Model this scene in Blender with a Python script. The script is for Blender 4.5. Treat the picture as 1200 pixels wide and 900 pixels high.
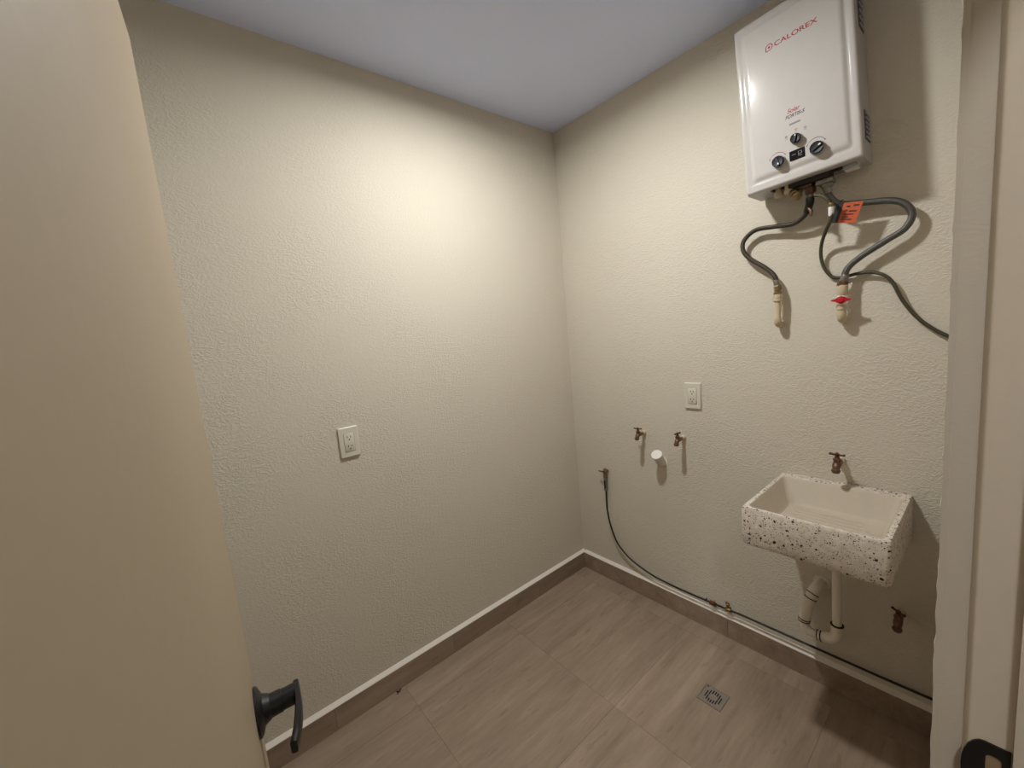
import bpy, bmesh, math, random
from mathutils import Vector, Matrix

for o in list(bpy.data.objects):
    bpy.data.objects.remove(o, do_unlink=True)
scn = bpy.context.scene
COL = scn.collection
PI = math.pi

# ------------------------------------------------------------------ camera
cd = bpy.data.cameras.new('camera')
cam = bpy.data.objects.new('camera', cd)
COL.objects.link(cam)
cd.sensor_fit = 'HORIZONTAL'
cd.sensor_width = 36.0
cd.lens = 474.924 / 1200 * 36.0
cd.clip_start = 0.01
CR = Vector((0.637, 0.76543, -0.09134))
CU = Vector((-0.03915, 0.15046, 0.98784))
CF = Vector((-0.76987, 0.62568, -0.12581))
m = Matrix((CR, CU, -CF)).transposed().to_4x4()
m.translation = Vector((1.56576, -1.70818, 1.42767))
cam.matrix_world = m
scn.camera = cam

# ------------------------------------------------------------------ world, exposure
w = bpy.data.worlds.new('world')
scn.world = w
w.use_nodes = True
w.node_tree.nodes['Background'].inputs[0].default_value = (0.9, 0.95, 1.0, 1)
w.node_tree.nodes['Background'].inputs[1].default_value = 0.004
vs = scn.view_settings
vs.view_transform = 'Standard'
vs.look = 'None'
vs.gamma = 1.0
vs.use_curve_mapping = False
vs.exposure = 0.0
LAMP_POS = (0.69, -0.83)          # recessed lamp of the room
LAMP_POWER = 21.3
HALL_POS = (2.05, -1.90)           # lamp of the passage outside the door
HALL_POWER = 14.0

# ------------------------------------------------------------------ node helpers
def mat(name, col=(.8, .8, .8), rough=.5, metal=0.0, spec=None):
    M = bpy.data.materials.new(name)
    M.use_nodes = True
    b = M.node_tree.nodes['Principled BSDF']
    b.inputs['Base Color'].default_value = (*col, 1)
    b.inputs['Roughness'].default_value = rough
    b.inputs['Metallic'].default_value = metal
    if spec is not None:
        b.inputs['Specular IOR Level'].default_value = spec
    return M

class NT:
    def __init__(s, M):
        s.t = M.node_tree; s.b = s.t.nodes['Principled BSDF']
    def n(s, kind, **kw):
        x = s.t.nodes.new(kind)
        for k, v in kw.items():
            if k.startswith('_'):
                x.inputs[k[1:].replace('_', ' ')].default_value = v
            else:
                setattr(x, k, v)
        return x
    def l(s, a, b):
        s.t.links.new(a, b)
    def math(s, op, a, b=None, c=None):
        x = s.t.nodes.new('ShaderNodeMath'); x.operation = op
        for i, v in enumerate((a, b, c)):
            if v is None: continue
            if isinstance(v, (int, float)): x.inputs[i].default_value = v
            else: s.l(v, x.inputs[i])
        return x.outputs[0]
    def ramp(s, fac, stops):
        r = s.t.nodes.new('ShaderNodeValToRGB')
        e = r.color_ramp.elements
        while len(e) < len(stops): e.new(0.5)
        for i, (p, c) in enumerate(stops):
            e[i].position = p
            e[i].color = (*c, 1) if len(c) == 3 else c
        s.l(fac, r.inputs[0])
        return r.outputs[0]
    def bump(s, h, strength=.3, dist=.002):
        b = s.t.nodes.new('ShaderNodeBump')
        b.inputs['Strength'].default_value = strength
        b.inputs['Distance'].default_value = dist
        s.l(h, b.inputs['Height'])
        s.l(b.outputs[0], s.b.inputs['Normal'])

def lin(r, g, b):
    f = lambda c: (c / 255 / 12.92) if c / 255 <= .04045 else ((c / 255 + .055) / 1.055) ** 2.4
    return (f(r), f(g), f(b))

def plaster(name, col, strength=.5, dist=.0022):
    M = mat(name, col, .9, spec=.12)
    N = NT(M)
    tc = N.n('ShaderNodeTexCoord')
    mp = N.n('ShaderNodeMapping'); mp.inputs['Scale'].default_value = (1, 1, 1.6)
    N.l(tc.outputs['Object'], mp.inputs[0])
    wob = N.n('ShaderNodeTexNoise', _Scale=14.0, _Detail=2.0)
    N.l(mp.outputs[0], wob.inputs['Vector'])
    ad = N.n('ShaderNodeVectorMath', operation='MULTIPLY_ADD')
    N.l(wob.outputs['Color'], ad.inputs[0]); ad.inputs[1].default_value = (.05,) * 3; N.l(mp.outputs[0], ad.inputs[2])
    n1 = N.n('ShaderNodeTexNoise', _Scale=105.0, _Detail=2.5, _Roughness=.5)
    N.l(ad.outputs[0], n1.inputs['Vector'])
    n3 = N.n('ShaderNodeTexNoise', _Scale=210.0, _Detail=2.0)
    N.l(ad.outputs[0], n3.inputs['Vector'])
    n2 = N.n('ShaderNodeTexNoise', _Scale=3.2, _Detail=3.0)
    N.l(tc.outputs['Object'], n2.inputs['Vector'])
    strokes = N.ramp(n1.outputs[0], [(.44, (0, 0, 0)), (.62, (1, 1, 1))])
    mask = N.ramp(n2.outputs[0], [(.38, (.22, .22, .22)), (.60, (1, 1, 1))])
    h = N.math('ADD', N.math('MULTIPLY', strokes, mask), N.math('MULTIPLY', n3.outputs[0], .35))
    N.bump(h, strength, dist)
    c = N.ramp(n2.outputs[0], [(.3, tuple(v * .985 for v in col)), (.7, tuple(min(1, v * 1.01) for v in col))])
    N.l(c, N.b.inputs['Base Color'])
    return M

def tile_mat(name):
    M = mat(name, rough=.42, spec=.35)
    N = NT(M)
    tc = N.n('ShaderNodeTexCoord'); oi = N.n('ShaderNodeObjectInfo')
    geo = N.n('ShaderNodeNewGeometry')
    off = N.n('ShaderNodeVectorMath', operation='SCALE'); off.inputs[0].default_value = (7, 13, 5)
    N.l(oi.outputs['Random'], off.inputs['Scale'])
    add = N.n('ShaderNodeVectorMath', operation='ADD')
    N.l(geo.outputs['Position'], add.inputs[0]); N.l(off.outputs[0], add.inputs[1])
    def noise(scale, **kw):
        mp = N.n('ShaderNodeMapping'); mp.inputs['Scale'].default_value = scale
        N.l(add.outputs[0], mp.inputs[0])
        x = N.n('ShaderNodeTexNoise', _Scale=1.0, **kw)
        N.l(mp.outputs[0], x.inputs['Vector']); return x.outputs[0]
    a = noise((16, 1.7, 16), _Detail=5.0, _Roughness=.62, _Distortion=.35)
    b = noise((70, 9, 70), _Detail=3.0, _Roughness=.6)
    c = noise((3, 1.2, 3), _Detail=2.0)
    s = N.math('ADD', N.math('MULTIPLY', a, .6), N.math('ADD', N.math('MULTIPLY', b, .22), N.math('MULTIPLY', c, .25)))
    col = N.ramp(s, [(.36, lin(122, 105, 89)), (.47, lin(138, 120, 103)), (.58, lin(149, 130, 112)), (.68, lin(160, 142, 123))])
    # short darker travertine-like pits
    p = noise((55, 11, 55), _Detail=2.0, _Roughness=.5)
    pm = N.ramp(p, [(.29, (1, 1, 1)), (.35, (0, 0, 0))])
    mx = N.n('ShaderNodeMix', data_type='RGBA')
    N.l(N.math('MULTIPLY', pm, .28), mx.inputs[0]); N.l(col, mx.inputs[6]); mx.inputs[7].default_value = (*lin(98, 82, 68), 1)
    N.l(mx.outputs[2], N.b.inputs['Base Color'])
    N.bump(b, .06, .001)
    return M

def speck(name):
    M = mat(name, rough=.6, spec=.3)
    N = NT(M)
    tc = N.n('ShaderNodeTexCoord')
    nz = N.n('ShaderNodeTexNoise', _Scale=60.0, _Detail=2.0)
    N.l(tc.outputs['Object'], nz.inputs['Vector'])
    ad = N.n('ShaderNodeVectorMath', operation='MULTIPLY_ADD')
    N.l(nz.outputs['Color'], ad.inputs[0]); ad.inputs[1].default_value = (.008,) * 3
    N.l(tc.outputs['Object'], ad.inputs[2])
    base = N.ramp(nz.outputs[0], [(.3, lin(190, 178, 163)), (.7, lin(212, 201, 186))])
    prev = base
    for sc, dens, rad, col in ((85, .38, .40, lin(34, 29, 26)), (160, .40, .40, lin(60, 50, 44)), (270, .38, .42, lin(92, 78, 68))):
        v = N.n('ShaderNodeTexVoronoi', _Scale=float(sc)); N.l(ad.outputs[0], v.inputs['Vector'])
        sp = N.n('ShaderNodeSeparateColor'); N.l(v.outputs['Color'], sp.inputs[0])
        sel = N.math('LESS_THAN', sp.outputs[0], dens)
        r = N.math('MULTIPLY', N.math('ADD', N.math('MULTIPLY', sp.outputs[1], .7), .3), rad)
        inn = N.math('LESS_THAN', v.outputs['Distance'], r)
        mx = N.n('ShaderNodeMix', data_type='RGBA')
        N.l(N.math('MULTIPLY', sel, inn), mx.inputs[0]); N.l(prev, mx.inputs[6]); mx.inputs[7].default_value = (*col, 1)
        prev = mx.outputs[2]
    N.l(prev, N.b.inputs['Base Color'])
    N.bump(nz.outputs[0], .15, .001)
    return M

def braid(name, col, metal=.7, rough=.4):
    M = mat(name, col, rough, metal)
    N = NT(M)
    uv = N.n('ShaderNodeUVMap')
    sp = N.n('ShaderNodeSeparateXYZ'); N.l(uv.outputs[0], sp.inputs[0])
    u = N.math('MULTIPLY', sp.outputs[0], 2 * PI * 6)
    v = N.math('MULTIPLY', sp.outputs[1], 2 * PI * 150)
    s = N.math('MULTIPLY', N.math('SINE', N.math('ADD', u, v)), N.math('SINE', N.math('SUBTRACT', u, v)))
    N.bump(s, .5, .0006)
    c = N.ramp(N.math('MULTIPLY_ADD', s, .5, .5), [(.1, tuple(x * .45 for x in col)), (.7, col)])
    N.l(c, N.b.inputs['Base Color'])
    return M

def rough_metal(name, col, metal, rough, var=.35):
    M = mat(name, col, rough, metal)
    N = NT(M)
    tc = N.n('ShaderNodeTexCoord')
    nz = N.n('ShaderNodeTexNoise', _Scale=140.0, _Detail=3.0); N.l(tc.outputs['Object'], nz.inputs['Vector'])
    c = N.ramp(nz.outputs[0], [(.3, tuple(x * (1 - var) for x in col)), (.7, col)])
    N.l(c, N.b.inputs['Base Color'])
    N.bump(nz.outputs[0], .12, .0006)
    return M

def paint(name, col, rough=.45, scale=120, strength=.06):
    M = mat(name, col, rough, spec=.4)
    N = NT(M)
    tc = N.n('ShaderNodeTexCoord')
    nz = N.n('ShaderNodeTexNoise', _Scale=float(scale), _Detail=3.0); N.l(tc.outputs['Object'], nz.inputs['Vector'])
    N.bump(nz.outputs[0], strength, .001)
    c = N.ramp(nz.outputs[0], [(.3, tuple(x * .97 for x in col)), (.7, col)])
    N.l(c, N.b.inputs['Base Color'])
    return M

def emit(name, col, strength):
    M = mat(name, (.9, .9, .9))
    b = M.node_tree.nodes['Principled BSDF']
    b.inputs['Emission Color'].default_value = (*col, 1)
    b.inputs['Emission Strength'].default_value = strength
    return M

WALL = plaster('wall_plaster', lin(205, 197, 181), .5, .0021)
CEIL = plaster('ceiling_paint', lin(212, 220, 248), .10, .001)
JAMBW = plaster('reveal_plaster', lin(192, 182, 169), .12, .0008)
TILE = tile_mat('travertine_tile')
GROUT = paint('grout', lin(128, 110, 94), .8)
BEAD = paint('white_grout', lin(222, 214, 203), .7)
DOORP = paint('door_paint', lin(158, 142, 119), .5, 60, .04)
FRAMEP = paint('frame_paint', lin(206, 194, 178), .45, 60, .04)
BLACK = paint('black_metal', lin(22, 21, 22), .38)
SPECK = speck('terrazzo')
BASIN = paint('white_cement', lin(188, 176, 157), .6, 35, .1)
ENAMEL = paint('white_enamel', lin(190, 185, 180), .13, 30, .0)
STEELW = paint('painted_steel_side', lin(168, 166, 164), .35)
DARKIN = paint('dark_inside', lin(46, 40, 34), .7)
VENTD = paint('vent_dark', lin(62, 64, 66), .6)
KNOB = paint('knob_navy', lin(18, 22, 32), .5)
KNOBB = paint('knob_skirt', lin(152, 148, 144), .4)
SCREEN = paint('display_glass', lin(24, 22, 26), .12)
REDINK = paint('red_ink', lin(150, 36, 38), .5)
DARKINK = paint('dark_ink', lin(58, 52, 52), .5)
GREYINK = paint('grey_ink', lin(120, 117, 115), .4)
BRASS = rough_metal('brass', (.30, .21, .10), .8, .38)
BRONZE = rough_metal('bronze', (.17, .095, .06), .6, .42)
MAROON = rough_metal('maroon_handle', (.11, .024, .018), .3, .5)
STEEL = rough_metal('zinc_steel', (.30, .28, .25), .8, .4)
COPPER = rough_metal('copper_clamp', (.18, .065, .035), .6, .45)
CPVC = paint('cream_cpvc', lin(196, 180, 150), .4)
PVC = paint('white_pvc', lin(222, 214, 200), .35)
CAPW = paint('white_cap', lin(222, 219, 211), .35)
RUBBER = paint('black_rubber', lin(26, 24, 22), .55)
BRAID1 = braid('steel_braid_dark', (.085, .07, .055))
BRAID2 = braid('steel_braid', (.14, .135, .125))
GASHOSE = braid('gas_hose_braid', (.085, .075, .045), .3, .5)
BLACKHOSE = paint('black_hose', lin(34, 30, 24), .45)
REDPL = paint('red_plastic', lin(176, 22, 40), .35)
TAGO = paint('orange_tag', lin(192, 88, 52), .6)
TAGD = paint('dark_tag_band', lin(36, 44, 42), .6)
TAPE = paint('white_tape', lin(228, 224, 220), .5)
PLATE = paint('outlet_plastic', lin(208, 202, 186), .35)
SLOT = paint('outlet_slot', lin(30, 27, 24), .7)
DRAINM = rough_metal('drain_steel', (.42, .37, .33), .8, .42, .2)
SCRAP = paint('scrap_brown', lin(48, 32, 22), .7)
OLIVEIN = paint('strike_hole', lin(150, 128, 100), .7)

# ------------------------------------------------------------------ mesh helpers
def link(name, me, M, parent=None, smooth=False):
    if isinstance(M, (list, tuple)):
        for x in M: me.materials.append(x)
    elif M is not None:
        me.materials.append(M)
    if smooth:
        for p in me.polygons: p.use_smooth = True
    o = bpy.data.objects.new(name, me)
    COL.objects.link(o)
    if parent: o.parent = parent
    return o

def done(bm, name, M, parent=None, smooth=False, angle=None):
    bmesh.ops.recalc_face_normals(bm, faces=bm.faces[:])
    me = bpy.data.meshes.new(name)
    bm.to_mesh(me); bm.free()
    o = link(name, me, M, parent, smooth)
    if smooth and angle:
        me.set_sharp_from_angle(angle=math.radians(angle))
    return o

def tag(o, label=None, cat=None, group=None, kind=None):
    if label: o['label'] = label
    if cat: o['category'] = cat
    if group: o['group'] = group
    if kind: o['kind'] = kind
    return o

def empty(name, loc=(0, 0, 0), rot=(0, 0, 0)):
    o = bpy.data.objects.new(name, None)
    o.location = loc; o.rotation_euler = rot; o.empty_display_size = .05
    COL.objects.link(o)
    return o

def bm_box(x0, x1, y0, y1, z0, z1, bev=0, seg=2, bm=None):
    b = bmesh.new()
    v = [b.verts.new(p) for p in ((x0, y0, z0), (x1, y0, z0), (x1, y1, z0), (x0, y1, z0), (x0, y0, z1), (x1, y0, z1), (x1, y1, z1), (x0, y1, z1))]
    for f in ((0, 3, 2, 1), (4, 5, 6, 7), (0, 1, 5, 4), (1, 2, 6, 5), (2, 3, 7, 6), (3, 0, 4, 7)):
        b.faces.new([v[i] for i in f])
    if bev:
        bmesh.ops.bevel(b, geom=b.edges[:], offset=bev, segments=seg, affect='EDGES', profile=.5)
    if bm is None: return b
    t = bpy.data.meshes.new('t'); b.to_mesh(t); b.free(); bm.from_mesh(t); bpy.data.meshes.remove(t)
    return bm

def box(name, M, parent, x0, x1, y0, y1, z0, z1, bev=0, seg=2):
    return done(bm_box(min(x0, x1), max(x0, x1), min(y0, y1), max(y0, y1), min(z0, z1), max(z0, z1), bev, seg), name, M, parent, bev > 0 and seg > 1, 40)

def catmull(P, sub):
    P = [Vector(p) for p in P]
    out = []
    for i in range(len(P) - 1):
        p0 = P[i - 1] if i else P[0] * 2 - P[1]
        p1, p2 = P[i], P[i + 1]
        p3 = P[i + 2] if i + 2 < len(P) else P[-1] * 2 - P[-2]
        for k in range(sub):
            t = k / sub
            out.append(.5 * ((2 * p1) + (p2 - p0) * t + (2 * p0 - 5 * p1 + 4 * p2 - p3) * t * t + (3 * p1 - p0 - 3 * p2 + p3) * t ** 3))
    out.append(P[-1])
    return out

def bm_tube(P, r, seg=12, sub=0, bm=None):
    """tube along P, r a number or one radius per point (after smoothing if sub)"""
    P = catmull(P, sub) if sub else [Vector(p) for p in P]
    n = len(P)
    R = r if isinstance(r, (list, tuple)) else [r] * n
    if len(R) != n:
        R = [R[min(len(R) - 1, int(i / n * len(R)))] for i in range(n)]
    bm = bm or bmesh.new()
    uvl = bm.loops.layers.uv.verify()
    T = []
    for i in range(n):
        a = P[max(0, i - 1)]; b = P[min(n - 1, i + 1)]
        T.append((b - a).normalized())
    up = Vector((0, 0, 1)) if abs(T[0].z) < .9 else Vector((1, 0, 0))
    N0 = (up - T[0] * up.dot(T[0])).normalized()
    rings = []; L = 0; Ls = []
    for i in range(n):
        if i:
            L += (P[i] - P[i - 1]).length
            N0 = (N0 - T[i] * N0.dot(T[i])).normalized()
        Ls.append(L)
        B = T[i].cross(N0)
        rings.append([bm.verts.new(P[i] + (N0 * math.cos(2 * PI * j / seg) + B * math.sin(2 * PI * j / seg)) * R[i]) for j in range(seg)])
    for i in range(n - 1):
        for j in range(seg):
            f = bm.faces.new((rings[i][j], rings[i][(j + 1) % seg], rings[i + 1][(j + 1) % seg], rings[i + 1][j]))
            for lp, (uu, vv) in zip(f.loops, ((j / seg, Ls[i]), ((j + 1) / seg, Ls[i]), ((j + 1) / seg, Ls[i + 1]), (j / seg, Ls[i + 1]))):
                lp[uvl].uv = (uu, vv)
    bm.faces.new(rings[0][::-1]); bm.faces.new(rings[-1])
    return bm

def tube(name, M, parent, P, r, seg=14, sub=0):
    return done(bm_tube(P, r, seg, sub), name, M, parent, True, 50)

def bm_lathe(prof, o=(0, 0, 0), d=(0, 0, 1), seg=20, bm=None):
    """profile of (radius, height) turned about direction d from o"""
    d = Vector(d).normalized(); o = Vector(o)
    a = Vector((1, 0, 0)) if abs(d.x) < .9 else Vector((0, 1, 0))
    u = (a - d * a.dot(d)).normalized(); v = d.cross(u)
    bm = bm or bmesh.new()
    rings = []
    for r, h in prof:
        r = max(r, 1e-5)
        rings.append([bm.verts.new(o + d * h + (u * math.cos(2 * PI * j / seg) + v * math.sin(2 * PI * j / seg)) * r) for j in range(seg)])
    for i in range(len(rings) - 1):
        for j in range(seg):
            bm.faces.new((rings[i][j], rings[i][(j + 1) % seg], rings[i + 1][(j + 1) % seg], rings[i + 1][j]))
    bm.faces.new(rings[0][::-1]); bm.faces.new(rings[-1])
    return bm

def lathe(name, M, parent, prof, o=(0, 0, 0), d=(0, 0, 1), seg=20, angle=35):
    return done(bm_lathe(prof, o, d, seg), name, M, parent, True, angle)

def bm_poly(pts, t, axis='y', o=(0, 0, 0), bm=None):
    """outline of (a, b) extruded by t; axis y: (x, z) plane going to -y"""
    bm = bm or bmesh.new()
    o = Vector(o)
    def P(a, b, c):
        return o + (Vector((a, -c, b)) if axis == 'y' else Vector((a, b, c)))
    A = [bm.verts.new(P(a, b, 0)) for a, b in pts]
    B = [bm.verts.new(P(a, b, t)) for a, b in pts]
    n = len(pts)
    bm.faces.new(A); bm.faces.new(B[::-1])
    for i in range(n):
        bm.faces.new((A[i], B[i], B[(i + 1) % n], A[(i + 1) % n]))
    return bm

def rrect(x0, x1, z0, z1, r, k=5):
    out = []
    for cx, cz, a0 in ((x1 - r, z0 + r, -90), (x1 - r, z1 - r, 0), (x0 + r, z1 - r, 90), (x0 + r, z0 + r, 180)):
        for i in range(k + 1):
            a = math.radians(a0 + 90 * i / k)
            out.append((cx + r * math.cos(a), cz + r * math.sin(a)))
    return out

def text_part(name, s, M, parent, u0, u1, v0, h, y, shear=0.0, weight=0.0):
    """flat lettering, u0..u1 wide and h tall, standing on the plane y facing -y"""
    cu = bpy.data.curves.new(name, 'FONT')
    cu.body = s; cu.size = 1; cu.extrude = 0.0; cu.shear = shear; cu.offset = weight
    t = bpy.data.objects.new(name + '_tmp', cu)
    COL.objects.link(t)
    dg = bpy.context.evaluated_depsgraph_get(); dg.update()
    me = bpy.data.meshes.new_from_object(t.evaluated_get(dg))
    bpy.data.objects.remove(t, do_unlink=True)
    xs = [v.co.x for v in me.vertices]; ys = [v.co.y for v in me.vertices]
    x0, x1, y0, y1 = min(xs), max(xs), min(ys), max(ys)
    for v in me.vertices:
        X = u0 + (v.co.x - x0) / (x1 - x0) * (u1 - u0)
        Z = v0 + (v.co.y - y0) / (y1 - y0) * h
        v.co = (X, y, Z)
    me.materials.clear()
    return link(name, me, M, parent)

# ================================================================== SETTING
W = 1.5277          # room side face of the wall that holds the door
HC = 2.45
YF = -1.93          # front wall of the room
JY = -1.048         # face of the strike jamb
HY = -1.762         # hinge side of the opening
X2 = W + .145       # passage side of that wall
HX = 2.75           # far wall of the passage

# floor: slab with single tiles on it
fl = box('floor', GROUT, None, -.1, HX + .1, -2.75, .1, -.08, -.0010)
tag(fl, 'beige travertine-look tile floor of the small laundry room', 'floor', kind='structure')
TS = .54; J = .0005
def tile(x0, x1, y0, y1):
    return box('tile', TILE, fl, x0 + J, x1 - J, y0 + J, y1 - J, -.0075, 0, .0004, 1)
proto = None
gx = [.144 + TS * i for i in range(-1, 6)]
gy = [-.10 + TS * j for j in range(1, -6, -1)]
for i in range(len(gx) - 1):
    for j in range(len(gy) - 1):
        x0, x1, y1, y0 = gx[i], gx[i + 1], gy[j], gy[j + 1]
        cx0, cx1, cy0, cy1 = max(x0, 0), min(x1, HX), max(y0, -2.7), min(y1, 0)
        if cx1 - cx0 < .02 or cy1 - cy0 < .02: continue
        if cx1 - cx0 < TS - .001 or cy1 - cy0 < TS - .001:
            tile(cx0, cx1, cy0, cy1); continue
        if proto is None:
            proto = tile(0, TS, 0, TS); t = proto
        else:
            t = proto.copy(); COL.objects.link(t)
        t.location = (x0, y0, 0)

o = box('ceiling', CEIL, None, -.1, HX + .1, -2.75, .1, HC, HC + .08)
tag(o, 'smooth white painted ceiling over the laundry room', 'ceiling', kind='structure')
o = box('wall_left', WALL, None, -.1, 0, YF - .1, 0, 0, HC)
tag(o, 'rough beige plaster wall with one outlet, facing the door opening', 'wall', kind='structure')
o = box('wall_back', WALL, None, -.1, W + .145, 0, .1, 0, HC)
tag(o, 'beige plaster wall carrying the water heater and the sink', 'wall', kind='structure')
o = box('wall_front', WALL, None, 0, W, YF - .1, YF, 0, HC)
tag(o, 'beige plaster wall behind the open door', 'wall', kind='structure')
# wall with the door opening; its end face at JY is the pale reveal
b = bmesh.new()
bm_box(W, X2, JY, 0, 0, HC, 0, 1, b)
bm_box(W, X2, YF - .1, HY, 0, HC, 0, 1, b)
bm_box(W, X2, HY, JY, 1.90, HC, 0, 1, b)
o = done(b, 'wall_right', JAMBW, None)
tag(o, 'pale plaster wall end with a rough edge beside the door frame', 'wall', kind='structure')
# ragged plaster arris on the room side of that end
random.seed(4)
b = bmesh.new()
prev = None
n = 150
for i in range(n + 1):
    z = 1.9 * i / n
    r = .0016 + .0016 * random.random() ** 2
    ring = [b.verts.new((W - r, JY + .006, z)), b.verts.new((W - r * .8, JY - .0006, z)), b.verts.new((W + .003 + r * .6, JY - .0012, z)), b.verts.new((W + .004, JY + .006, z))]
    if prev:
        for k in range(4):
            b.faces.new((prev[k], prev[(k + 1) % 4], ring[(k + 1) % 4], ring[k]))
    else: b.faces.new(ring)
    prev = ring
b.faces.new(prev)
ar = done(b, 'plaster_edge', JAMBW, o, True, 60)

# passage outside the door (behind the camera)
o = box('wall_passage', WALL, None, HX, HX + .1, -2.75, .1, 0, HC)
tag(o, 'beige wall across the passage outside the door', 'wall', kind='structure')
o = box('wall_passage_end', WALL, None, X2, HX, 0, .1, 0, HC)
tag(o, 'beige wall closing the passage past the door', 'wall', kind='structure')
o = box('wall_passage_start', WALL, None, X2, HX, -2.75, -2.65, 0, HC)
tag(o, 'beige wall closing the passage behind the viewer', 'wall', kind='structure')
o = box('wall_passage_side', WALL, None, X2 - .1, X2, -2.65, YF - .1, 0, HC)
tag(o, 'beige wall of the passage next to the hinge side', 'wall', kind='structure')

# baseboards of cut floor tile with a white grout chamfer
HB = .0925; TB = .0165
def baseboard(name, label, axis, cuts):
    e = empty(name); tag(e, label, 'baseboard', kind='structure')
    for a, c in zip(cuts[:-1], cuts[1:]):
        if axis == 'x': box('baseboard_tile', TILE, e, a + .0003, c - .0003, -TB, -.001, .0, HB, .0008, 1)
        else: box('baseboard_tile', TILE, e, .001, TB, a + .0003, c - .0003, .0, HB, .0008, 1)
    b = bmesh.new()
    L0, L1 = cuts[0], cuts[-1]
    sec = [(0, HB - .001), (TB, HB - .001), (TB - .001, HB + .0015), (.0, HB + .012)]
    ends = []
    for L in (L0, L1):
        ends.append([b.verts.new((L, -d, h) if axis == 'x' else (d, L, h)) for d, h in sec])
    for k in range(4):
        b.faces.new((ends[0][k], ends[0][(k + 1) % 4], ends[1][(k + 1) % 4], ends[1][k]))
    b.faces.new(ends[0]); b.faces.new(ends[1])
    g = done(b, 'grout_bead', BEAD, e)
    g['label'] = 'white grout along the baseboard top'
    return e
baseboard('baseboard_left', 'brown stone tile baseboard with white grout top along left wall', 'y', [YF, -1.45, -.93, -.39, 0])
baseboard('baseboard_back', 'brown stone tile baseboard under the sink with white grout top', 'x', [TB, .30, .835, 1.375, W])

# door frame (trim) with stop and strike plate
e = empty('trim_1', (0, 0, 0)); tag(e, 'beige painted door frame with black strike plate, right edge of view', 'door frame', kind='structure')
XJ = 1.5572; XS = 1.5902
b = bmesh.new()
sec = [(1.5517, JY + .0005), (1.5560, JY - .0070), (1.5570, JY - .0079), (1.5584, JY - .0082), (X2 + .004, JY - .0082), (X2 + .004, JY + .02), (1.5517, JY + .02)]
bm_poly(sec, 1.9, 'z', (0, 0, 0), b)
done(b, 'jamb', FRAMEP, e, True, 35)
box('jamb', FRAMEP, e, XJ, X2 + .004, HY - .02, HY + .003, 0, 1.9, .0028, 3)
box('head', FRAMEP, e, XJ, X2 + .004, HY + .0035, JY - .0085, 1.872, 1.9, .0028, 3)
box('door_stop', FRAMEP, e, XS, X2 - .02, JY - .0200, JY - .0083, 0, 1.871, .002, 2)
box('door_stop', FRAMEP, e, XS, X2 - .02, HY + .0031, HY + .014, 0, 1.871, .002, 2)
# strike plate: rounded lip toward the room, square latch hole
z0, z1 = .828, .910
def strike_outline():
    out = []
    xr = XS - .0012; xl = XJ + .012
    out += [(xr, z0), (xr, z1)]
    for i in range(0, 13):
        a = math.radians(90 + 180 * i / 12)
        out.append((xl + .0175 * math.cos(a), (z0 + z1) / 2 + (z1 - z0) / 2 * math.sin(a)))
    return out
b = bmesh.new()
ol = strike_outline()
hole = rrect(XJ + .0135, XS - .0075, .842, .896, .004, 3)
def ringv(pts, y): return [b.verts.new((a, y, c)) for a, c in pts]
def edges(vs): return [b.edges.new((vs[i], vs[(i + 1) % len(vs)])) for i in range(len(vs))]
ya, yb = JY - .0080, JY - .0108
vo, vh = ringv(ol, yb), ringv(hole, yb)
bmesh.ops.triangle_fill(b, edges=edges(vo) + edges(vh), use_beauty=True)
vo2, vh2 = ringv(ol, ya), ringv(hole, ya)
for A, B in ((vo, vo2), (vh, vh2)):
    for i in range(len(A)):
        b.faces.new((A[i], A[(i + 1) % len(A)], B[(i + 1) % len(B)], B[i]))
sp = done(b, 'strike_plate', BLACK, e)
sp['label'] = 'black strike plate with rounded lip'
done(bm_poly(hole, .0012, 'y', (0, JY - .0083, 0)), 'latch_hole', OLIVEIN, sp)

# door leaf, open into the room
D0 = Vector((.8162, -1.6910, 0)); D1 = Vector((1.552, -1.7515, 0))
dl = (D1 - D0).length
ang = math.atan2(D1.y - D0.y, D1.x - D0.x)
door = empty('door_1', D0, (0, 0, ang))
tag(door, 'plain beige door leaf standing open on the left with black lever', 'door', kind='structure')
box('door_leaf', DOORP, door, 0, dl, -.035, 0, .008, 1.857, .0015, 2)
for z in (.25, .95, 1.62):
    tube('hinge', BLACK, door, [(dl + .006, .004, z - .045), (dl + .006, .004, z + .045)], .006, 10)
# lever handle
hx, hz = .060, .9015
hd = empty('door_handle'); hd.parent = door; hd['label'] = 'black lever door handle'
lathe('rose', BLACK, hd, [(.0345, 0), (.0345, .0030), (.0318, .0055), (.0215, .0095), (.0175, .018)], (hx, .0002, hz), (0, 1, 0), 28)
lathe('neck', BLACK, hd, [(.0165, .016), (.0160, .034), (.0148, .0345), (.0152, .056)], (hx, 0, hz), (0, 1, 0), 24)
# curved flat lever pointing to the hinge
b = bmesh.new(); prev = None
for i in range(15):
    t = i / 14
    x = hx - .0090 + .1065 * t
    y = .0555 - .016 * t ** 2.2
    hh = .0150 - .0060 * t; th = .0042
    tx = 1; ty = -.016 * 2.2 * max(t, .001) ** 1.2 / .112
    nn = math.hypot(tx, ty); nx, ny = -ty / nn, tx / nn
    ring = [b.verts.new((x + nx * s * th, y + ny * s * th, hz + k * hh)) for s, k in ((1, .8), (.6, 1), (-.6, 1), (-1, .8), (-1, -.8), (-.6, -1), (.6, -1), (1, -.8))]
    if prev:
        for k in range(8): b.faces.new((prev[k], prev[(k + 1) % 8], ring[(k + 1) % 8], ring[k]))
    else: b.faces.new(ring[::-1])
    prev = ring
b.faces.new(prev)
done(b, 'lever', BLACK, hd, True, 50)

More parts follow.
